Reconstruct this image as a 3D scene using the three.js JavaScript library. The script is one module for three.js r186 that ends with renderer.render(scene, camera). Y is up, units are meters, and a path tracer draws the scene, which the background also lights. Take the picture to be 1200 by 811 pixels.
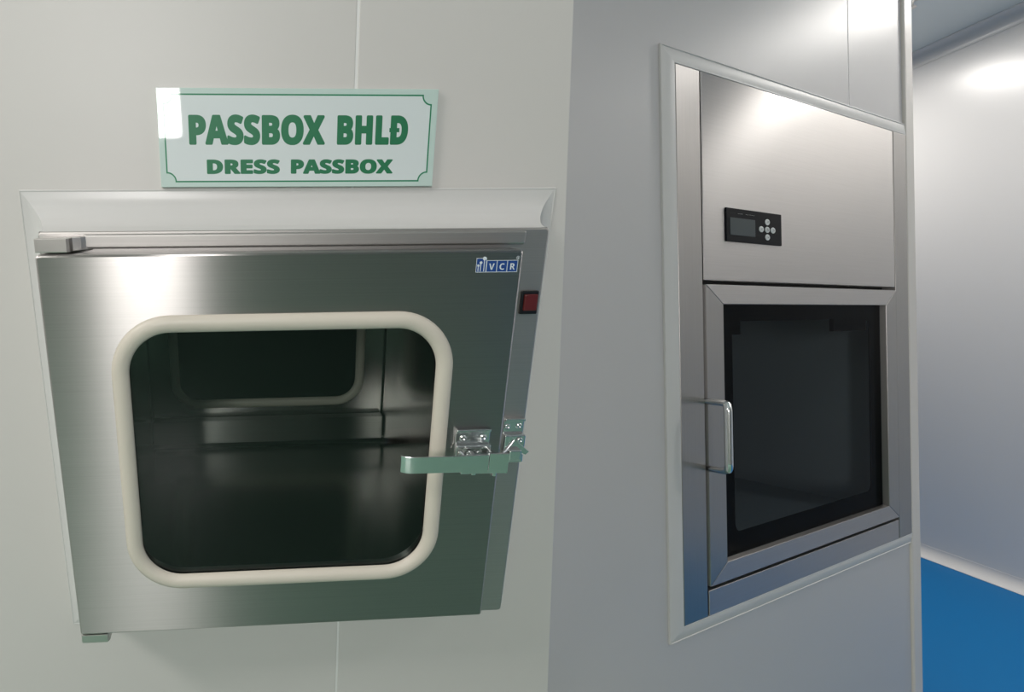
import * as THREE from 'three';
import { RoundedBoxGeometry } from 'three/addons/geometries/RoundedBoxGeometry.js';
import { RectAreaLightUniformsLib } from 'three/addons/lights/RectAreaLightUniformsLib.js';
import { mergeGeometries, toCreasedNormals } from 'three/addons/utils/BufferGeometryUtils.js';

RectAreaLightUniformsLib.init();
const D2R = Math.PI / 180;

// ------------------------------------------------------------------ camera, lights, exposure
const scene = new THREE.Scene();
scene.background = new THREE.Color(0x000000);
const FOC = 600, PX = 320, PY = 385, EYE = 1.44, CEIL = 3.03;
const camera = new THREE.PerspectiveCamera(2 * Math.atan(405.5 / FOC) / D2R, 1200 / 811, 0.02, 60);
camera.position.set(0, EYE, 0);
camera.rotation.z = -0.963 * D2R;
camera.setViewOffset(1200, 811, 600 - PX, 405.5 - PY, 1200, 811);
camera.updateMatrixWorld(true);
scene.add(camera);

const renderer = new THREE.WebGLRenderer({ antialias: true });
renderer.toneMapping = THREE.LinearToneMapping;
renderer.toneMappingExposure = 1.24;
renderer.shadowMap.enabled = true;

// ceiling lamps: [x, z, radiance, width, depth]; a row over the corridor and one wide panel over the green bay
const LAMPS = [[3.15, -3.4, 72, 0.35, 0.2], [3.4, -1.7, 85, 0.35, 0.2], [3.1, 0.5, 80, 0.35, 0.2], [-1.95, 0.9, 26, 0.75, 0.8]];
const WINDOW_GLOW = 17;

// ------------------------------------------------------------------ helpers
const taken = new Map();
function numbered(name) {
  const k = taken.get(name) || 0; taken.set(name, k + 1);
  return k ? name + '_' + String(k).padStart(3, '0') : name;
}
function shadow(o) { o.castShadow = true; o.receiveShadow = true; return o; }
function mesh(name, g, m, parent, label) {
  const o = shadow(new THREE.Mesh(g, m)); o.name = name; parent.add(o);
  if (label) o.userData.label = label;
  return o;
}
function part(name, parent, label) {
  const o = new THREE.Group(); o.name = name; parent.add(o);
  if (label) o.userData.label = label;
  return o;
}
function thing(name, label, category, group) {
  const o = new THREE.Group(); o.name = numbered(name); scene.add(o);
  o.userData = { label, category };
  if (group) o.userData.group = group;
  return o;
}
function structure(name, label, category = 'wall') {
  const o = new THREE.Group(); o.name = name; scene.add(o);
  o.userData = { label, category, kind: 'structure' };
  return o;
}
function rnd(seed) { let s = seed >>> 0; return () => { s = (s * 1664525 + 1013904223) >>> 0; return s / 4294967296; }; }

// uv in metres, chosen by the way each face points (u runs level on upright faces)
function metric(g) {
  if (g.index) g = g.toNonIndexed();
  if (!g.attributes.normal) g.computeVertexNormals();
  const p = g.attributes.position, uv = new Float32Array(p.count * 2);
  const a = new THREE.Vector3(), b = new THREE.Vector3(), c = new THREE.Vector3(), n = new THREE.Vector3();
  for (let i = 0; i < p.count; i += 3) {
    a.fromBufferAttribute(p, i); b.fromBufferAttribute(p, i + 1); c.fromBufferAttribute(p, i + 2);
    n.crossVectors(b.clone().sub(a), c.clone().sub(a));
    const x = Math.abs(n.x), y = Math.abs(n.y), z = Math.abs(n.z);
    [a, b, c].forEach((v, k) => {
      const q = z >= x && z >= y ? [v.x, v.y] : x >= y ? [v.z, v.y] : [v.x, v.z];
      uv[(i + k) * 2] = q[0]; uv[(i + k) * 2 + 1] = q[1];
    });
  }
  g.setAttribute('uv', new THREE.BufferAttribute(uv, 2));
  return g;
}
function box(x0, x1, y0, y1, z0, z1, r = 0.001) {
  const w = Math.abs(x1 - x0), h = Math.abs(y1 - y0), d = Math.abs(z1 - z0);
  const g = new RoundedBoxGeometry(w, h, d, 2, Math.min(r, w * 0.45, h * 0.45, d * 0.45));
  g.translate((x0 + x1) / 2, (y0 + y1) / 2, (z0 + z1) / 2);
  return metric(g);
}
function roundRect(T, x0, x1, y0, y1, r) {
  const s = new T();
  if (r <= 0) { s.moveTo(x0, y0); s.lineTo(x1, y0); s.lineTo(x1, y1); s.lineTo(x0, y1); s.closePath(); return s; }
  const pts = [], n = 10;
  for (const [cx, cy, t0] of [[x1 - r, y0 + r, -90], [x1 - r, y1 - r, 0], [x0 + r, y1 - r, 90], [x0 + r, y0 + r, 180]])
    for (let i = 0; i <= n; i++) { const t = (t0 + 90 * i / n) * D2R; pts.push(new THREE.Vector2(cx + r * Math.cos(t), cy + r * Math.sin(t))); }
  s.setFromPoints(pts);
  return s;
}
// a plate cut from a shape: front face at z1, back at z0, edges bevelled by b
function plate(shape, z0, z1, b = 0.001) {
  const g = new THREE.ExtrudeGeometry(shape, { depth: z1 - z0 - 2 * b, bevelEnabled: b > 0, bevelThickness: b, bevelSize: b, bevelOffset: -b, bevelSegments: 2, curveSegments: 12 });
  g.translate(0, 0, z0 + b);
  return metric(toCreasedNormals(g, 0.3));
}
function poly(pts) { return new THREE.Shape(pts.map(([x, y]) => new THREE.Vector2(x, y))); }
function frameShape(o, h, ro = 0, rh = 0) {
  const s = roundRect(THREE.Shape, ...o, ro); s.holes.push(roundRect(THREE.Path, ...h, rh)); return s;
}
// half-round section swept along a rounded rectangle (centre line), as a rubber window gasket
function ring(x0, x1, y0, y1, r, profile, seg = 14) {
  const path = [];
  for (const [cx, cy, a] of [[x1 - r, y0 + r, -90], [x1 - r, y1 - r, 0], [x0 + r, y1 - r, 90], [x0 + r, y0 + r, 180]])
    for (let i = 0; i <= seg; i++) { const t = (a + 90 * i / seg) * D2R; path.push([cx + r * Math.cos(t), cy + r * Math.sin(t), Math.cos(t), Math.sin(t)]); }
  const pos = [], uv = [], idx = [], n = profile.length; let run = 0;
  for (let i = 0; i <= path.length; i++) {
    const [x, y, nx, ny] = path[i % path.length];
    if (i) { const q = path[i - 1]; run += Math.hypot(x - q[0], y - q[1]); }
    profile.forEach(([o, z], k) => { pos.push(x + nx * o, y + ny * o, z); uv.push(run, k * 0.004); });
  }
  for (let i = 0; i < path.length; i++) for (let k = 0; k < n - 1; k++) {
    const a = i * n + k, b = a + 1, c = a + n, d = c + 1; idx.push(a, c, b, b, c, d);
  }
  const g = new THREE.BufferGeometry();
  g.setAttribute('position', new THREE.Float32BufferAttribute(pos, 3)); g.setAttribute('uv', new THREE.Float32BufferAttribute(uv, 2)); g.setIndex(idx);
  g.computeVertexNormals();
  return g;
}
// one mitred strip of a frame round a rectangle; profile = [outward fraction, z]; widths l, r, t, b
function strip(side, [x0, x1, y0, y1], [wl, wr, wt, wb], profile) {
  const P = (cx, cy, f) => [cx < 0 ? x0 - wl * f : x1 + wr * f, cy < 0 ? y0 - wb * f : y1 + wt * f];
  const ends = { left: [[-1, 1], [-1, -1]], right: [[1, -1], [1, 1]], top: [[1, 1], [-1, 1]], bottom: [[-1, -1], [1, -1]] }[side];
  const pos = [], idx = [], uv = [], n = profile.length;
  for (const [cx, cy] of ends) profile.forEach(([f, z], k) => { const q = P(cx, cy, f); pos.push(q[0], q[1], z); uv.push(side === 'left' || side === 'right' ? q[1] : q[0], k * 0.005); });
  for (let k = 0; k < n - 1; k++) idx.push(k, n + k, k + 1, k + 1, n + k, n + k + 1);
  const g = new THREE.BufferGeometry();
  g.setAttribute('position', new THREE.Float32BufferAttribute(pos, 3)); g.setAttribute('uv', new THREE.Float32BufferAttribute(uv, 2)); g.setIndex(idx);
  g.computeVertexNormals();
  return toCreasedNormals(g, 0.7);
}
function tube(pts, r, seg = 48, round = 12) {
  return new THREE.TubeGeometry(new THREE.CatmullRomCurve3(pts.map((p) => new THREE.Vector3(...p)), false, 'catmullrom', 0.1), seg, r, round, false);
}
function disc(x, y, z0, z1, r, seg = 24) {
  const b = Math.min(0.0006, r * 0.2), d = z1 - z0;
  const g = new THREE.LatheGeometry([[0, 0], [r, 0], [r, d - b], [r - b, d], [0, d]].map(([a, c]) => new THREE.Vector2(a, c)), seg);
  g.rotateX(Math.PI / 2); g.translate(x, y, z0); return g;
}
function screwGeo(x, y, z, r) {
  const g = new THREE.LatheGeometry([[r * 1.05, 0], [r, r * 0.25], [r * 0.8, r * 0.5], [r * 0.42, r * 0.62], [r * 0.36, r * 0.3], [0, r * 0.28]].map(([a, c]) => new THREE.Vector2(a, c)), 20);
  g.rotateX(Math.PI / 2); g.translate(x, y, z); return g;
}

// ------------------------------------------------------------------ textures and materials
function dataTex(w, h, fn, srgb = false) {
  const d = new Uint8Array(w * h * 4);
  for (let y = 0; y < h; y++) for (let x = 0; x < w; x++) { const c = fn(x, y), i = (y * w + x) * 4; d[i] = c[0]; d[i + 1] = c[1]; d[i + 2] = c[2]; d[i + 3] = 255; }
  const t = new THREE.DataTexture(d, w, h); t.wrapS = t.wrapT = THREE.RepeatWrapping; t.magFilter = THREE.LinearFilter; t.minFilter = THREE.LinearMipmapLinearFilter; t.generateMipmaps = true;
  if (srgb) t.colorSpace = THREE.SRGBColorSpace;
  t.needsUpdate = true; return t;
}
function streaks(seed, along, mid = 128, amp = 90) {                      // brushed lines: long along one axis, fine across the other
  const N = 512, r = rnd(seed), a = new Float32Array(N * N);
  for (let k = 0; k < 2600; k++) {
    const row = Math.floor(r() * N), x0 = Math.floor(r() * N), len = 60 + Math.floor(r() * 420), v = (r() - 0.5) * 0.8;
    for (let i = 0; i < len; i++) { const x = (x0 + i) % N, f = Math.sin(Math.PI * i / len); a[(along ? row * N + x : x * N + row)] += v * f; }
  }
  return dataTex(N, N, (x, y) => { const v = Math.max(0, Math.min(255, mid + amp * a[y * N + x])); return [v, v, v]; });
}
function speckle(seed, lo, hi) { const r = rnd(seed); return dataTex(256, 256, () => { const v = lo + (hi - lo) * r(); return [v, v, v]; }); }
const grainH = streaks(7, true), grainV = streaks(11, false), grit = speckle(3, 90, 165);
const brushedH = streaks(7, true, 238, 17), brushedV = streaks(11, false, 238, 17);
for (const t of [grainH, grainV, brushedH, brushedV]) t.repeat.set(3, 3); grit.repeat.set(5, 5);

const phys = (o) => new THREE.MeshPhysicalMaterial(o);
const rgb = (r, g, b) => new THREE.Color().setRGB(r, g, b);
const steel = (color, roughness, aniso, tex, rot, bump = 0.00002) => phys({ color, metalness: 1, roughness, anisotropy: aniso, anisotropyRotation: rot, bumpMap: tex, bumpScale: bump, map: tex === grainH ? brushedH : brushedV });
const M = {
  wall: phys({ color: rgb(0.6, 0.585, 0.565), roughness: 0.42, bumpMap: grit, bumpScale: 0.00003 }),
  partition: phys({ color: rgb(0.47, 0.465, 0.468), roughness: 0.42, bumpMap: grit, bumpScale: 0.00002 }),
  white: phys({ color: rgb(0.76, 0.75, 0.74), roughness: 0.27 }),
  shell: phys({ color: rgb(0.26, 0.255, 0.25), roughness: 0.45 }),  // unseen walls: dimness put into the colour, keeps bounce and steel reflections low
  trim: phys({ color: rgb(0.58, 0.58, 0.57), roughness: 0.3 }),
  satinTrim: phys({ color: rgb(0.54, 0.54, 0.53), roughness: 0.45 }),
  ceiling: phys({ color: rgb(0.7, 0.75, 0.75), roughness: 0.5 }),
  joint: phys({ color: rgb(0.75, 0.75, 0.74), roughness: 0.4 }),
  post: phys({ color: rgb(0.6, 0.57, 0.53), roughness: 0.4 }),
  green: phys({ color: rgb(0.155, 0.285, 0.222), roughness: 0.3 }),
  blue: phys({ color: rgb(0.0, 0.155, 0.41), roughness: 0.5, specularIntensity: 0.4 }),
  steelH: steel(rgb(0.44, 0.425, 0.415), 0.32, 1.0, grainH, Math.PI / 2),
  steelV: steel(rgb(0.44, 0.425, 0.415), 0.4, 0.6, grainV, 0),
  satin: steel(rgb(0.44, 0.425, 0.415), 0.3, 0.92, grainH, Math.PI / 2),
  flangeSteel: steel(rgb(0.5, 0.485, 0.47), 0.5, 0.3, grainH, Math.PI / 2),
  liner: phys({ color: rgb(0.44, 0.45, 0.46), roughness: 0.45 }),
  chamber: steel(rgb(0.44, 0.425, 0.415), 0.22, 0.4, grainH, Math.PI / 2),
  steelEdge: phys({ color: rgb(0.6, 0.58, 0.56), metalness: 1, roughness: 0.3 }),
  chrome: phys({ color: rgb(0.78, 0.8, 0.8), metalness: 1, roughness: 0.2 }),
  gasket: phys({ color: rgb(0.6, 0.56, 0.485), roughness: 0.45 }),
  glass: phys({ color: rgb(0.52, 0.56, 0.54), roughness: 0.02, transmission: 1, thickness: 0, ior: 1.5 }),
  tinted: phys({ color: rgb(0.38, 0.42, 0.44), roughness: 0.03, specularIntensity: 0.1, transmission: 1, thickness: 0, ior: 1.5 }),
  black: phys({ color: rgb(0.006, 0.007, 0.009), roughness: 0.35 }),
  print: phys({ color: rgb(0.004, 0.005, 0.006), roughness: 0.6, specularIntensity: 0.15 }),
  blackGloss: phys({ color: rgb(0.006, 0.007, 0.009), roughness: 0.45, specularIntensity: 0.08 }),
  gap: phys({ color: rgb(0.02, 0.02, 0.02), roughness: 0.8 }),
  lens: phys({ color: rgb(0.13, 0.02, 0.02), roughness: 0.25 }),
  screen: phys({ color: rgb(0.05, 0.065, 0.07), roughness: 0.4, specularIntensity: 0.2 }),
  button: phys({ color: rgb(0.68, 0.7, 0.7), roughness: 0.4 }),
  glow: phys({ color: rgb(0.8, 0.8, 0.8), roughness: 0.6, emissive: rgb(1, 0.97, 0.93), emissiveIntensity: 1.2 }),
};
function canvasTex(w, h, draw) {
  const c = document.createElement('canvas'); c.width = w; c.height = h; draw(c.getContext('2d'), w, h);
  const t = new THREE.CanvasTexture(c); t.colorSpace = THREE.SRGBColorSpace; t.anisotropy = 8; return t;
}
function printPlane(x0, x1, y0, y1, z) { const g = new THREE.PlaneGeometry(x1 - x0, y1 - y0); g.translate((x0 + x1) / 2, (y0 + y1) / 2, z); return g; }

// ------------------------------------------------------------------ the two frames of reference
// the leaning wall: local u right, v up, n out of the door; local origin is the top left corner of the hatch door
const SC = 0.87;
const leftM = new THREE.Matrix4().set(
  0.9983668, -0.00509, 0.0569025, -0.2844177,
  0.0192304, 0.9678412, -0.2508258, 0.0869285,
  -0.0537959, 0.2515104, 0.9663584, -0.6088582,
  0, 0, 0, 1);
leftM.premultiply(new THREE.Matrix4().makeScale(SC, SC, SC)).premultiply(camera.matrixWorld);
// the upright partition: local origin is the top left corner of the steel front
const YAW = 23.331 * D2R;
const rightM = new THREE.Matrix4().makeRotationY(YAW).setPosition(0.78966, EYE + 0.50523, -1.00372);
function place(o, m) { m.decompose(o.position, o.quaternion, o.scale); o.updateMatrixWorld(true); return o; }
function unproject(m, x, y, n) {
  const o = new THREE.Vector3().applyMatrix4(camera.matrixWorld), q = new THREE.Vector3((x - PX) / FOC, -(y - PY) / FOC, -1).applyMatrix4(camera.matrixWorld);
  const inv = m.clone().invert(); o.applyMatrix4(inv); q.applyMatrix4(inv);
  const t = (n - o.z) / (q.z - o.z); return [o.x + (q.x - o.x) * t, o.y + (q.y - o.y) * t];
}
const L = (x, y, n = 0) => unproject(leftM, x, y, n), R = (x, y, n = 0) => unproject(rightM, x, y, n);

// ------------------------------------------------------------------ the setting
const W = 0.6, H = 0.5533, DN = -0.035, WN = -0.095;   // hatch door size; depth of the flange and of the wall
const flange = [-0.007, W + 0.0509, -H - 0.0268, 0.025];
const e0 = L(673, 0, WN), e1 = L(642, 811, WN);
let edge;
const coveW = [0.04, 0.037, 0.0516, 0.043];
{
  const g = place(structure('wall_left', 'off-white painted panel wall leaning over the latched hatch'), leftM);
  edge = (v) => e0[0] + (e1[0] - e0[0]) * (v - e0[1]) / (e1[1] - e0[1]);
  const top = 1.86, bot = -1.86, seam = 0.4, far = -2.85, gp = 0.0012;
  const [a, b, c, d] = [0.02, 0.58, -0.52, 0.0];        // opening for the hatch body
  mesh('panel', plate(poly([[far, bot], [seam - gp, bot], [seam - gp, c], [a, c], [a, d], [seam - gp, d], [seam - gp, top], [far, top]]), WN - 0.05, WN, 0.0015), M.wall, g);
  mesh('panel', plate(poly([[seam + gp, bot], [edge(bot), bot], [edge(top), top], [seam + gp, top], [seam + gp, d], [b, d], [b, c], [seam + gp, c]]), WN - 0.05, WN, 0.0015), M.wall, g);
  mesh('joint_filler', mergeGeometries([box(seam - 0.004, seam + 0.004, 0.05, top, WN - 0.02, WN - 0.0005, 0), box(seam - 0.004, seam + 0.004, bot, -0.56, WN - 0.02, WN - 0.0005, 0)]), M.joint, g);
  // the end cheek closing the wedge towards the upright partition, running straight back
  const pts = [];
  for (const v of [bot, top]) for (const k of [0, 1]) for (const back of [0, 0.7]) {
    const p = new THREE.Vector3(edge(v) - 0.004 - 0.03 * k, v, WN - 0.004).applyMatrix4(leftM); p.z -= back; pts.push(p.applyMatrix4(leftM.clone().invert()));
  }
  const quad = [[0, 1, 5, 4], [2, 6, 7, 3], [1, 3, 7, 5], [4, 5, 7, 6], [0, 2, 3, 1], [0, 4, 6, 2]], pos = [];
  for (const [p, q, r, s] of quad) for (const i of [p, q, r, p, r, s]) pos.push(pts[i].x, pts[i].y, pts[i].z);
  const cg = new THREE.BufferGeometry(); cg.setAttribute('position', new THREE.Float32BufferAttribute(pos, 3)); cg.computeVertexNormals();
  mesh('end_panel', metric(cg), M.wall, g);
}
const RW = [0, 1.0479, -1.1, 0];                         // the steel front of the other hatch
const postX = [1.0508, R(1070, 300)[0]];
{
  const g = place(structure('wall_right', 'upright pale grey partition wall around the steel hatch with a display'), rightM);
  const yTop = CEIL - EYE - 0.50523, yBot = -(EYE + 0.50523), s = R(994, 60)[0], gp = 0.0012;
  const [hx0, hx1, hy0, hy1] = [0.01, postX[0], -1.09, -0.01];
  // its hidden end follows the cheek of the leaning wall
  const cut = (v) => (new THREE.Vector3(edge(v), v, WN).applyMatrix4(leftM).x - 0.02 - 0.78966) / Math.cos(YAW), y2v = (y) => (y + 0.50523) / (0.9678 * SC) - 0.0869 / 0.9678;
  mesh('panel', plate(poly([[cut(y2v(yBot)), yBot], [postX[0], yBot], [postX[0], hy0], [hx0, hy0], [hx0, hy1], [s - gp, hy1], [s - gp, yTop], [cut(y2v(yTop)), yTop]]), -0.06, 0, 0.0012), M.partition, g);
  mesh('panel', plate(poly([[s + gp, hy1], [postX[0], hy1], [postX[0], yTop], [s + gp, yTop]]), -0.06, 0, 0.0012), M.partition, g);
  mesh('joint_filler', box(s - 0.004, s + 0.004, 0.02, yTop, -0.03, -0.0006, 0), M.joint, g);
  const p = place(structure('trim_1', 'slim pale corner post closing the end of the partition', 'trim'), rightM);
  mesh('post', box(postX[0], postX[1], yBot, yTop, -0.1, 0.006, 0.006), M.post, p);
  // the back of the partition runs off beside the corridor
  const ret = structure('wall_back', 'grey side wall of the corridor behind the corner post');
  const c = new THREE.Vector3(postX[1] - 0.012, 0, -0.09).applyMatrix4(rightM);
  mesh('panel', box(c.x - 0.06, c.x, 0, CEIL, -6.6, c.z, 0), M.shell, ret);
}
{
  const fl = structure('floor', 'smooth sheet flooring, blue in the corridor and green in the bay', 'floor');
  mesh('blue_sheet', box(1.75, 4.4, -0.05, 0, -6.7, 2.7, 0), M.blue, fl, 'bright blue vinyl sheet');
  mesh('green_sheet', box(-2.8, 1.75, -0.05, 0, -6.7, 2.7, 0), M.green, fl, 'green vinyl sheet');
  const ce = structure('ceiling', 'flat pale grey-green ceiling', 'ceiling');
  mesh('slab', box(-2.8, 4.4, CEIL, CEIL + 0.05, -6.7, 2.7, 0), M.ceiling, ce);
  const fw = structure('wall_far', 'bright white glossy corridor wall beyond the corner post');
  const FY = -4.078 * D2R;                               // local x runs along the wall towards the camera, z faces the corridor
  const m = new THREE.Matrix4().makeRotationY(FY - Math.PI / 2).setPosition(3.7 * Math.cos(FY), 0, -3.7 * Math.sin(FY));
  place(fw, m);
  mesh('panel', box(-7, 3, 0, CEIL, -0.05, 0, 0), M.white, fw);
  const cove = (r, n = 8) => Array.from({ length: n + 1 }, (_, i) => { const t = i / n * Math.PI / 2; return [r - r * Math.sin(t), r - r * Math.cos(t)]; });   // [from the wall, from the floor]
  const sweep = (prof, y0, sgn) => {
    const pos = [], idx = [], uv = [];
    for (const x of [-7, 3]) prof.forEach(([z, y], k) => { pos.push(x, y0 + sgn * y, z); uv.push(x, k * 0.01); });
    const n = prof.length; for (let k = 0; k < n - 1; k++) idx.push(k, k + 1, n + k, k + 1, n + k + 1, n + k);
    const g = new THREE.BufferGeometry(); g.setAttribute('position', new THREE.Float32BufferAttribute(pos, 3)); g.setAttribute('uv', new THREE.Float32BufferAttribute(uv, 2)); g.setIndex(idx); g.computeVertexNormals();
    return g;
  };
  const bb = place(structure('baseboard_far', 'white coved skirting between the blue floor and the corridor wall', 'baseboard'), m);
  mesh('cove', toCreasedNormals(sweep([[0.062, 0.0005], [0.062, 0.003], ...cove(0.055).map(([z, y]) => [z + 0.003, y + 0.003]), [0.003, 0.062], [0.0005, 0.062]], 0, 1), 0.5), M.white, bb);
  const ct = place(structure('trim_2', 'pale coved strip between the corridor wall and the ceiling', 'trim'), m);
  mesh('cove', toCreasedNormals(sweep([[0.075, 0.0005], [0.075, 0.003], ...cove(0.068).map(([z, y]) => [z + 0.003, y + 0.003]), [0.003, 0.075], [0.0005, 0.075]], CEIL, -1), 0.5), M.white, ct);
  // behind and beside the camera
  const rear = structure('wall_rear', 'panel wall behind the camera, darkened to cut bounce light, with a lit window');
  const wx = [-0.8, -0.26], wy = [1.2, 2.15], zr = 2.4;
  const sh = poly([[-2.8, 0], [4.4, 0], [4.4, CEIL], [-2.8, CEIL]]); sh.holes.push(roundRect(THREE.Path, ...wx, ...wy, 0.04));
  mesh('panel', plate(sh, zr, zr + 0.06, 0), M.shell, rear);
  const win = structure('window_1', 'bright lit window in the wall behind the camera', 'window');
  const wz = zr + 0.03;
  mesh('pane', box(...wx, ...wy, wz, wz + 0.008, 0.001), M.glow, win);
  const wl = new THREE.RectAreaLight(new THREE.Color(1, 0.96, 0.94), WINDOW_GLOW, wx[1] - wx[0], wy[1] - wy[0]);
  wl.position.set((wx[0] + wx[1]) / 2, (wy[0] + wy[1]) / 2, wz - 0.02); wl.rotation.y = 0; wl.name = 'window_light'; win.add(wl);
  const side = structure('wall_side', 'panel wall on the far side of the green bay, darkened to cut bounce light');
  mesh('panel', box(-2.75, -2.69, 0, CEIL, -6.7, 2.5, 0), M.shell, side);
  const end = structure('wall_end', 'panel wall closing the corridor, darkened to cut bounce light');
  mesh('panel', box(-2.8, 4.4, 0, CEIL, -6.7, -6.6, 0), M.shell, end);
}
for (const [x, z, power, lw, ld] of LAMPS) {
  const a = lw / 2, b = ld / 2;
  const t = thing('ceiling_light', 'flat white light panel set in the ceiling out of the picture', 'light', 'ceiling light panels');
  t.position.set(x, CEIL, z);
  const fg = plate(frameShape([-a - 0.02, a + 0.02, -b - 0.02, b + 0.02], [-a, a, -b, b]), 0, 0.02, 0.002); fg.rotateX(Math.PI / 2); mesh('frame', fg, M.trim, t);
  mesh('diffuser', box(-a, a, -0.012, -0.002, -b, b, 0.001), M.glow, t);
  const l = new THREE.RectAreaLight(new THREE.Color(1, 0.96, 0.91), power, lw, ld);
  l.position.set(0, -0.022, 0); l.rotation.x = -Math.PI / 2; l.name = 'panel_light'; t.add(l);
}

// ------------------------------------------------------------------ hatch in the leaning wall
const latched = place(thing('pass_box', 'brushed steel wall hatch with cream-gasketed window, chrome latch and red lamp', 'pass box'), leftM);
{
  const t = latched;
  const C = [0.03, 0.57, -0.505, -0.02], BK = -0.48;      // chamber: u, v, depth
  // front flange with the opening, and the chamber behind it
  mesh('front_flange', plate(frameShape(flange, [C[0], C[1], C[2], C[3]], 0.005, 0.006), DN - 0.012, DN, 0.0025), M.flangeSteel, t);
  const body = part('chamber', t, 'dark mirror-finished steel chamber');
  mesh('floor_plate', box(C[0] - 0.003, C[1] + 0.003, C[2] - 0.004, C[2], BK + 0.004, DN - 0.01, 0), M.chamber, body);
  mesh('ceiling_plate', box(C[0] - 0.003, C[1] + 0.003, C[3], C[3] + 0.004, BK, DN - 0.01, 0), M.chamber, body);
  mesh('side_plate', box(C[0] - 0.004, C[0], C[2], C[3], BK, DN - 0.01, 0), M.chamber, body);
  mesh('side_plate', box(C[1], C[1] + 0.004, C[2], C[3], BK, DN - 0.01, 0), M.chamber, body);
  mesh('threshold', box(C[0] + 0.002, C[1] - 0.002, -0.492, -0.434, BK - 0.01, BK + 0.012, 0.003), M.steelH, body, 'brighter steel sill below the far window');
  // far door with its own window
  const gw = [0.0865, 0.5135, -0.402, -0.06], rg = 0.055;
  const rd = mesh('far_door', plate(frameShape([C[0] - 0.01, C[1] + 0.01, C[2] - 0.01, C[3] + 0.01], gw, 0, rg), BK - 0.045, BK - 0.012, 0.001), M.chamber, t);
  const pf = []; for (let i = 0; i <= 8; i++) { const a = Math.PI * i / 8; pf.push([Math.cos(a) * 0.0105, BK - 0.012 + Math.sin(a) * 0.008]); }
  mesh('gasket', ring(...gw, rg, pf), M.gasket, rd);
  mesh('glass_pane', box(gw[0] - 0.005, gw[1] + 0.005, gw[2] - 0.005, gw[3] + 0.005, BK - 0.032, BK - 0.031, 0), M.tinted, rd);
  // near door
  const wc = [0.0895, 0.51, -0.4665, -0.087], wr = 0.066;
  const door = mesh('door', plate(frameShape([0, W, -H, 0], wc, 0.0045, wr), DN + 0.006, 0, 0.003), M.steelH, t, 'brushed steel door with rounded window');
  const pr = []; for (let i = 0; i <= 12; i++) { const a = Math.PI * i / 12; pr.push([Math.cos(a) * 0.0112, Math.sin(a) * 0.009 - 0.0005]); }
  mesh('gasket', ring(...wc, wr, pr), M.gasket, door, 'cream rubber window gasket');
  mesh('glass_pane', printPlane(wc[0] - 0.004, wc[1] + 0.004, wc[2] - 0.004, wc[3] + 0.004, -0.0025), M.glass, door);
  // hinge blocks at the two corners, reaching from the flange over the door edge
  const hb = (v0, v1) => {
    const s = poly([[0.001, -0.002], [0.038, -0.002], [0.0405, -0.006], [0.0405, -0.018], [0.048, -0.026], [0.06, DN], [0.001, DN]]);
    const g = plate(s, 0, v1 - v0, 0.001); g.rotateX(-Math.PI / 2); g.scale(1, 1, -1); g.translate(0, v0, 0);
    const p = g.attributes.position; for (let i = 0; i < p.count; i += 3) for (let c = 0; c < 3; c++) { const A = p.array, a = i * 3 + 3 + c, b = i * 3 + 6 + c, k = A[a]; A[a] = A[b]; A[b] = k; }
    g.computeVertexNormals(); return metric(g);
  };
  mesh('hinge_block', hb(0.0025, 0.0195), M.steelEdge, t);
  mesh('hinge_block', hb(-H - 0.0165, -H - 0.0025), M.steelEdge, t);
  mesh('top_rail', box(0.05, W + 0.018, 0.004, 0.022, DN - 0.002, DN + 0.005, 0.0034), M.flangeSteel, t);
  // maker's badge
  const badge = canvasTex(512, 208, (c, w, h) => {
    c.clearRect(0, 0, w, h);
    const sq = (x, y, ww, hh) => { c.fillStyle = '#c3ccd2'; c.fillRect(x, y, ww, hh); c.fillStyle = '#1d4487'; c.fillRect(x + 8, y + 8, ww - 16, hh - 16); };
    sq(6, 28, 122, 172); for (const x of [126, 246, 366]) sq(x, 56, 126, 144);
    c.fillStyle = '#d4dce0'; c.font = 'bold 104px sans-serif'; c.textAlign = 'center'; c.textBaseline = 'middle';
    'VCR'.split('').forEach((s, i) => c.fillText(s, 190 + i * 119, 132));
    for (const [x, y, r] of [[34, 118, 15], [62, 84, 17], [100, 34, 22]]) { c.beginPath(); c.arc(x, y, r, 0, 7); c.fill(); c.fillRect(x - 5, y, 10, 186 - y); }
    c.strokeStyle = '#c3ccd2'; c.lineWidth = 5; c.beginPath(); c.arc(486, 30, 18, 0, 7); c.stroke(); c.font = 'bold 24px sans-serif'; c.fillText('R', 486, 32);
  });
  const a = L(558, 299.5), b = L(607.5, 319.5);
  mesh('badge', printPlane(a[0], b[0], b[1], a[1], 0.0006), phys({ map: badge, roughness: 0.4, transparent: true, alphaTest: 0.5 }), door, 'small blue and white badge reading VCR');
  // red lamp on the flange
  const lamp = mesh('indicator_lamp', box(0.6215, 0.6455, -0.0905, -0.0585, DN - 0.002, DN + 0.004, 0.0015), M.black, t, 'square red lamp in a dark bezel');
  mesh('lens', box(0.6245, 0.6435, -0.0855, -0.0625, DN + 0.002, DN + 0.0065, 0.002), M.lens, lamp);
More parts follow.
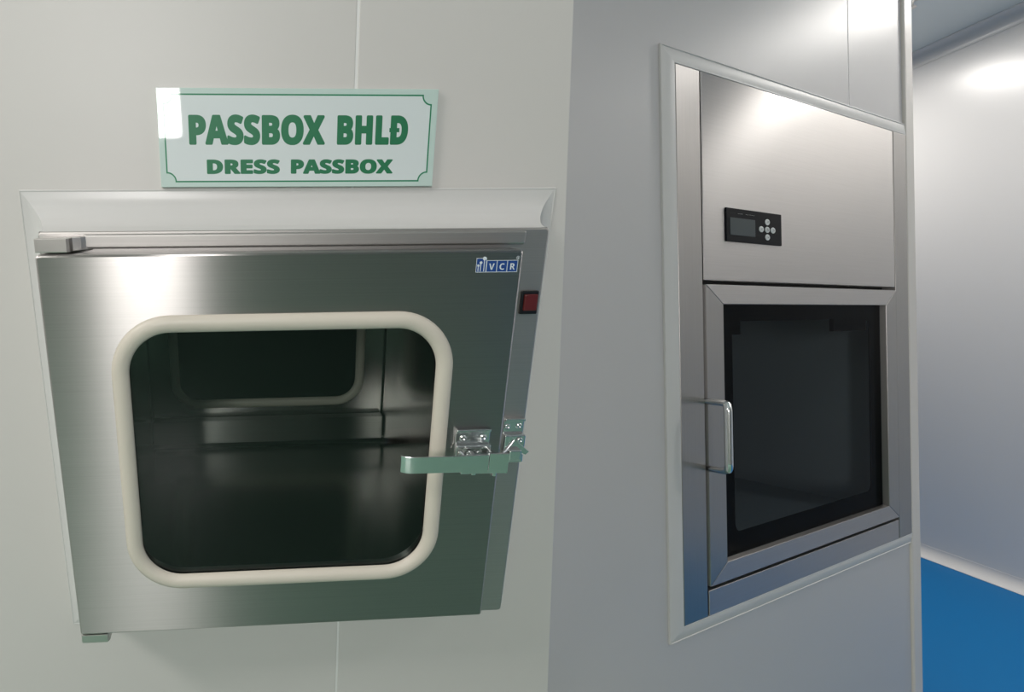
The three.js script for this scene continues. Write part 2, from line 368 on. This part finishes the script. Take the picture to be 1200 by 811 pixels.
  // toggle latch on the door
  const lb = mesh('latch_base', mergeGeometries([
    box(0.5325, 0.58, -0.2625, -0.2405, 0, 0.005, 0.0012), box(0.5325, 0.58, -0.267, -0.2625, 0.002, 0.011, 0.0012), box(0.5325, 0.58, -0.245, -0.2405, 0.001, 0.0075, 0.0012),
    box(0.535, 0.5825, -0.298, -0.264, 0, 0.004, 0.001), box(0.547, 0.553, -0.296, -0.268, 0.003, 0.03, 0.001), box(0.574, 0.579, -0.296, -0.266, 0.003, 0.034, 0.001)]), M.chrome, t);
  for (const [x, y] of [[0.542, -0.2535], [0.5705, -0.2535], [0.5415, -0.278], [0.5665, -0.277]]) mesh('screw', screwGeo(x, y, 0.0045, 0.0048), M.chrome, lb);
  mesh('pivot_pin', (() => { const g = new THREE.CylinderGeometry(0.004, 0.004, 0.04, 16); g.rotateZ(Math.PI / 2); g.translate(0.562, -0.272, 0.024); return g; })(), M.chrome, lb);
  mesh('spring_hook', tube([[0.536, -0.27, 0.012], [0.543, -0.276, 0.02], [0.556, -0.2795, 0.026], [0.574, -0.276, 0.03], [0.6, -0.27, 0.012], [0.622, -0.268, -0.01]], 0.0022, 40, 10), M.chrome, lb);
  // lever: a flat bar bent back towards the keeper
  const lever = (pts, v0, v1, th) => {
    const out = []; const n = pts.length;
    for (let i = 0; i < n; i++) out.push([pts[i][0], pts[i][1]]);
    for (let i = n - 1; i >= 0; i--) out.push([pts[i][0], pts[i][1] - th]);
    const g = plate(poly(out), 0, v1 - v0, 0.0006); g.rotateX(Math.PI / 2); g.translate(0, v1, 0); return metric(g);
  };
  const lv = mesh('latch_lever', lever([[0.4485, 0.035], [0.4535, 0.038], [0.459, 0.0398], [0.475, 0.0405], [0.52, 0.0408], [0.563, 0.0402]], -0.2842, -0.2605, 0.003), M.chrome, t, 'long flat polished lever');
  mesh('cam_plate', lever([[0.564, 0.0405], [0.574, 0.0415], [0.5885, 0.0425]], -0.2868, -0.2585, 0.004), M.chrome, lv, 'bent end plate of the lever');
  mesh('edge_rib', box(0.53, 0.585, -0.292, -0.285, 0.018, 0.034, 0.002), M.chrome, lv);
  // keeper on the flange
  const kp = mesh('latch_keeper', mergeGeometries([
    box(0.617, 0.6465, -0.268, -0.2435, DN, DN + 0.005, 0.001), box(0.617, 0.6465, -0.2465, -0.2425, DN, DN + 0.009, 0.001),
    box(0.617, 0.648, -0.292, -0.266, DN, DN + 0.012, 0.002), box(0.622, 0.64, -0.302, -0.286, DN + 0.002, DN + 0.02, 0.002), box(0.628, 0.65, -0.312, -0.298, DN, DN + 0.008, 0.002),
    (() => { const g = plate(poly([[0.624, -0.266], [0.655, -0.292], [0.65, -0.297], [0.622, -0.285]]), DN + 0.008, DN + 0.013, 0.0006); return g; })()]), M.chrome, t);
  for (const [x, y] of [[0.6225, -0.2555], [0.6395, -0.255]]) mesh('screw', screwGeo(x, y, DN + 0.0045, 0.0044), M.chrome, kp);
  mesh('screw', screwGeo(0.6385, -0.2735, DN + 0.0125, 0.0044), M.chrome, kp);
}
// coved trim round the hatch
{
  const t = place(structure('trim_3', 'white coved trim between the leaning wall and the latched hatch', 'trim'), leftM);
  const n = 9, pr = []; pr.push([1, WN - 0.001], [0.995, WN + 0.0012], [0.97, WN + 0.0022]);
  for (let i = 0; i <= n; i++) { const a = i / n * Math.PI / 2; pr.push([1 - 0.06 - 0.94 * Math.sin(a), WN + 0.0015 + (DN - 0.008 - WN) * (1 - Math.cos(a))]); }
  pr.push([0, DN - 0.014]);
  for (const s of ['left', 'right', 'top', 'bottom']) mesh('cove_strip', strip(s, flange, coveW, pr), M.trim, t);
}
// ------------------------------------------------------------------ sign over it
{
  const t = place(thing('door_sign', 'pale acrylic sign with green lettering PASSBOX BHLĐ above the latched hatch', 'sign'), leftM);
  const [x0, x1, y0, y1] = [0.1411, 0.509, 0.0787, 0.2015];
  mesh('plate', box(x0, x1, y0, y1, WN + 0.0002, WN + 0.0058, 0.0008), phys({ color: rgb(0.5, 0.63, 0.58), roughness: 0.08 }), t);
  const tex = canvasTex(1800, 600, (c, w, h) => {
    c.fillStyle = '#bdd2cc'; c.fillRect(0, 0, w, h);
    const X0 = 40, X1 = w - 42, Y0 = 36, Y1 = h - 33, k = 56;
    c.beginPath(); c.moveTo(X0 + k, Y0); c.lineTo(X1 - k, Y0); c.arc(X1, Y0, k, Math.PI, Math.PI / 2, true); c.lineTo(X1, Y1 - k); c.arc(X1, Y1, k, -Math.PI / 2, Math.PI, true);
    c.lineTo(X0 + k, Y1); c.arc(X0, Y1, k, 0, -Math.PI / 2, true); c.lineTo(X0, Y0 + k); c.arc(X0, Y0, k, Math.PI / 2, 0, true); c.closePath();
    c.fillStyle = '#d3dcdd'; c.fill(); c.strokeStyle = '#0f7a52'; c.lineWidth = 9; c.stroke();
    const word = (s, cx, cy, ww, hh, stroke) => {
      c.save(); c.font = 'bold 200px sans-serif'; c.textAlign = 'left'; c.textBaseline = 'alphabetic';
      const m = c.measureText(s).width; c.translate(cx - ww / 2, cy + hh / 2); c.scale(ww / m, hh / 146);
      c.fillStyle = '#0b7048'; c.strokeStyle = '#0b7048'; c.lineJoin = 'round'; c.lineWidth = stroke; c.fillText(s, 0, 0); c.strokeText(s, 0, 0); c.restore();
    };
    word('PASSBOX', 621, 246, 880, 166, 16); word('BHLD', 1379, 246, 480, 166, 16);
    c.fillStyle = '#0b7048'; c.fillRect(1492, 234, 66, 26);
    word('DRESS', 533, 474, 484, 82, 17); word('PASSBOX', 1180, 474, 680, 82, 17);
  });
  mesh('printed_face', printPlane(x0 + 0.0006, x1 - 0.0006, y0 + 0.0006, y1 - 0.0006, WN + 0.0062), phys({ map: tex, roughness: 0.5, clearcoat: 1, clearcoatRoughness: 0.03 }), t, 'green words PASSBOX BHLĐ, DRESS PASSBOX inside a notched green border');
}

// ------------------------------------------------------------------ hatch in the upright partition
const shown = place(thing('pass_box', 'tall flush steel hatch with dark glass door and small black display', 'pass box'), rightM);
{
  const t = shown, s0 = 0.083, s1 = 0.9688, t1 = -0.4264, t2 = -1.045, F = 0.006, BKF = -0.02;
  const gp = 0.0044;
  mesh('stile', box(0.0015, s0 - gp * 0.6, RW[2], -0.0005, BKF, F, 0.0015), M.steelV, t);
  mesh('stile', box(s1 + gp * 0.6, RW[1], RW[2], -0.0005, BKF, F, 0.0015), M.steelV, t);
  mesh('upper_panel', box(s0 + gp * 0.6, s1 - gp * 0.6, t1 + gp, -0.0005, BKF, F, 0.0018), M.satin, t, 'brushed steel panel above the glass door');
  mesh('bottom_rail', box(s0 + gp * 0.6, s1 - gp * 0.6, RW[2], t2 - gp, BKF, F, 0.0015), M.satin, t);
  // backing rebate seen as the dark gaps
  mesh('rebate', plate(frameShape([0.02, 1.035, -1.085, -0.01], [0.14, 0.91, -1.0, -0.47]), BKF - 0.006, BKF - 0.001, 0), M.gap, t);
  // chamber
  const ch = part('chamber', t, 'dim steel chamber behind the glass'), [a, b, c, d, z] = [0.12, 0.93, -1.02, -0.45, -0.62];
  mesh('floor_plate', box(a, b, c - 0.004, c, z, BKF - 0.006, 0), M.liner, ch);
  mesh('ceiling_plate', box(a, b, d, d + 0.004, z, BKF - 0.006, 0), M.liner, ch);
  mesh('side_plate', box(a - 0.004, a, c, d, z, BKF - 0.006, 0), M.liner, ch);
  mesh('side_plate', box(b, b + 0.004, c, d, z, BKF - 0.006, 0), M.liner, ch);
  mesh('back_plate', box(a, (a + b) / 2 - 0.001, c, d, z - 0.004, z, 0), M.liner, ch);
  mesh('back_plate', box((a + b) / 2 + 0.001, b, c, d, z - 0.004, z, 0), M.liner, ch);
  mesh('housing', box(0.05, 1.0, -1.09, -0.03, z - 0.03, z - 0.01, 0.002), M.steelH, ch);
  // glass door in a mitred frame
  const dr = part('door', t, 'dark glass door in a mitred steel frame');
  const [x0, x1, y0, y1] = [s0 + gp, s1 - gp, t2 + gp, t1 - gp], [g0, g1, h0, h1] = [0.1481, 0.9049, -1.0022, -0.4707], k = 0.0005;
  mesh('stile', plate(poly([[x0, y0 + k], [g0, h0 + k], [g0, h1 - k], [x0, y1 - k]]), BKF, F + 0.002, 0.0012), M.steelV, dr);
  mesh('stile', plate(poly([[x1, y0 + k], [x1, y1 - k], [g1, h1 - k], [g1, h0 + k]]), BKF, F + 0.002, 0.0012), M.steelV, dr);
  mesh('rail', plate(poly([[x0 + k, y1], [g0 + k, h1], [g1 - k, h1], [x1 - k, y1]]), BKF, F + 0.002, 0.0012), M.satin, dr);
  mesh('rail', plate(poly([[x0 + k, y0], [x1 - k, y0], [g1 - k, h0], [g0 + k, h0]]), BKF, F + 0.002, 0.0012), M.satin, dr);
  const gz = -0.004, tl = R(858.5, 376.5, gz), br = R(1022.5, 577, gz), bl = R(862.5, 622, gz);
  mesh('black_border', plate(frameShape([g0 - 0.004, g1 + 0.004, h0 - 0.004, h1 + 0.004], [tl[0], br[0], (bl[1] + br[1]) / 2, tl[1]], 0, 0.022), gz - 0.003, gz - 0.0012, 0), M.print, dr);
  mesh('glass_pane', printPlane(g0 - 0.003, g1 + 0.003, h0 - 0.003, h1 + 0.003, gz), M.tinted, dr, 'dark tinted glass');
  for (const [xa, ya, xb, yb] of [[842, 358, 866, 392], [975, 360, 1013, 387]]) { const p = R(xa, ya, gz - 0.008), q = R(xb, yb, gz - 0.008); mesh('lock_plate', box(p[0], q[0], q[1], Math.min(p[1], h1 + 0.002), gz - 0.014, gz - 0.005, 0.001), M.print, dr); }
  // pull handle
  const so = 0.062, A = R(828, 470, F), B = R(831, 549, F), P = R(853, 473, F + so), Q = R(854.5, 553, F + so), f = 0.014, dir = [P[0] - A[0], P[1] - A[1]];
  const hp = [[A[0], A[1], F], [A[0] + (P[0] - A[0]) * 0.75, A[1] + (P[1] - A[1]) * 0.75, F + so * 0.75], [P[0] - dir[0] * 0.08, P[1] - 0.002, F + so * 0.94], [P[0], P[1] - f, F + so], [Q[0], Q[1] + f, F + so], [Q[0] - (Q[0] - B[0]) * 0.08, Q[1] + 0.002, F + so * 0.94], [B[0] + (Q[0] - B[0]) * 0.75, B[1] + (Q[1] - B[1]) * 0.75, F + so * 0.75], [B[0], B[1], F]];
  mesh('handle', tube(hp, 0.0064, 90, 14), M.chrome, dr, 'slim polished pull handle');
  // display unit
  const c0 = 0.1635, c1 = 0.3816, d0 = -0.2692, d1 = -0.3395, cz = F + 0.0022;
  const cp = mesh('control_panel', box(c0, c1, d1, d0, F - 0.002, cz, 0.0012), M.blackGloss, t, 'black display unit with five round buttons');
  const sa = R(855.3, 254.5, cz), sb = R(885, 278, cz);
  mesh('screen', box(sa[0], sb[0], sb[1], sa[1], cz - 0.001, cz + 0.0006, 0.0003), M.screen, cp, 'blank grey-green screen');
  const icons = ['up', 'left', 'ring', 'right', 'down'];
  [[899, 260.5], [892, 268.7], [899, 269.4], [905.6, 270.2], [899.2, 278.2]].forEach(([x, y], i) => {
    const q = R(x, y, cz), rx = 0.0088;
    const g = disc(0, 0, cz - 0.0005, cz + 0.0012, 0.0066, 28); g.scale(rx / 0.0066, 1, 1); g.translate(q[0], q[1], 0);
    const bt = mesh('button', g, M.button, cp);
    const mark = canvasTex(64, 64, (cx, w, h) => {
      cx.fillStyle = '#c4c8c8'; cx.fillRect(0, 0, w, h); cx.strokeStyle = '#3b4145'; cx.lineWidth = 7; cx.beginPath();
      if (icons[i] === 'ring') cx.arc(32, 32, 20, 0, 7); else { const an = { up: -90, left: 180, right: 0, down: 90 }[icons[i]] * D2R; cx.translate(32, 32); cx.rotate(an); cx.moveTo(-6, -18); cx.lineTo(14, 0); cx.lineTo(-6, 18); }
      cx.stroke();
    });
    mesh('icon', printPlane(q[0] - 0.005, q[0] + 0.005, q[1] - 0.0036, q[1] + 0.0036, cz + 0.0017), phys({ map: mark, roughness: 0.5 }), bt);
  });
  const tx = canvasTex(512, 64, (cx, w, h) => {
    cx.fillStyle = '#0d0f11'; cx.fillRect(0, 0, w, h); cx.fillStyle = '#c9cdcf'; cx.font = 'bold 44px sans-serif'; cx.textBaseline = 'middle'; cx.fillText('VCR', 200, 34);
    for (let i = 0; i < 9; i++) cx.fillRect(330 + i * 18, 24, 12, 18); cx.fillStyle = '#4b565a'; for (let i = 0; i < 6; i++) cx.fillRect(60 + i * 18, 22, 12, 16);
  });
  const ta = R(850, 247.5, cz), tb = R(886, 253.5, cz);
  mesh('print', printPlane(ta[0], tb[0], tb[1], ta[1] - 0.001, cz + 0.0003), phys({ map: tx, roughness: 0.5, specularIntensity: 0.1 }), cp);
}
{
  const t = place(structure('trim_4', 'pale flat trim framing the steel hatch with a display', 'trim'), rightM);
  const pr = [[1, -0.001], [1, 0.0035], [0.94, 0.0045], [0.9, 0.0032], [0.1, 0.0058], [0.04, 0.0062], [0, 0.0055], [0, -0.002]];
  const rect = [RW[0], RW[1] + 0.0025, RW[2], RW[3]], w = [0.0407, 0.0002, 0.0315, 0.027];
  for (const s of ['left', 'top', 'bottom']) mesh('trim_strip', strip(s, rect, w, pr), M.satinTrim, t);
}
// ------------------------------------------------------------------ small fitting on the corridor ceiling
{
  const t = thing('ceiling_nozzle', 'small round fitting on the corridor ceiling beside the corner post', 'nozzle');
  t.position.set(3.2, CEIL, -2.55);
  const g = new THREE.LatheGeometry([[0, 0], [0.045, 0], [0.045, -0.006], [0.03, -0.014], [0.012, -0.018], [0.012, -0.04], [0.02, -0.044], [0.02, -0.05], [0, -0.052]].map(([a, c]) => new THREE.Vector2(a, c)), 24);
  mesh('body', g, M.steelEdge, t);
}

renderer.render(scene, camera);
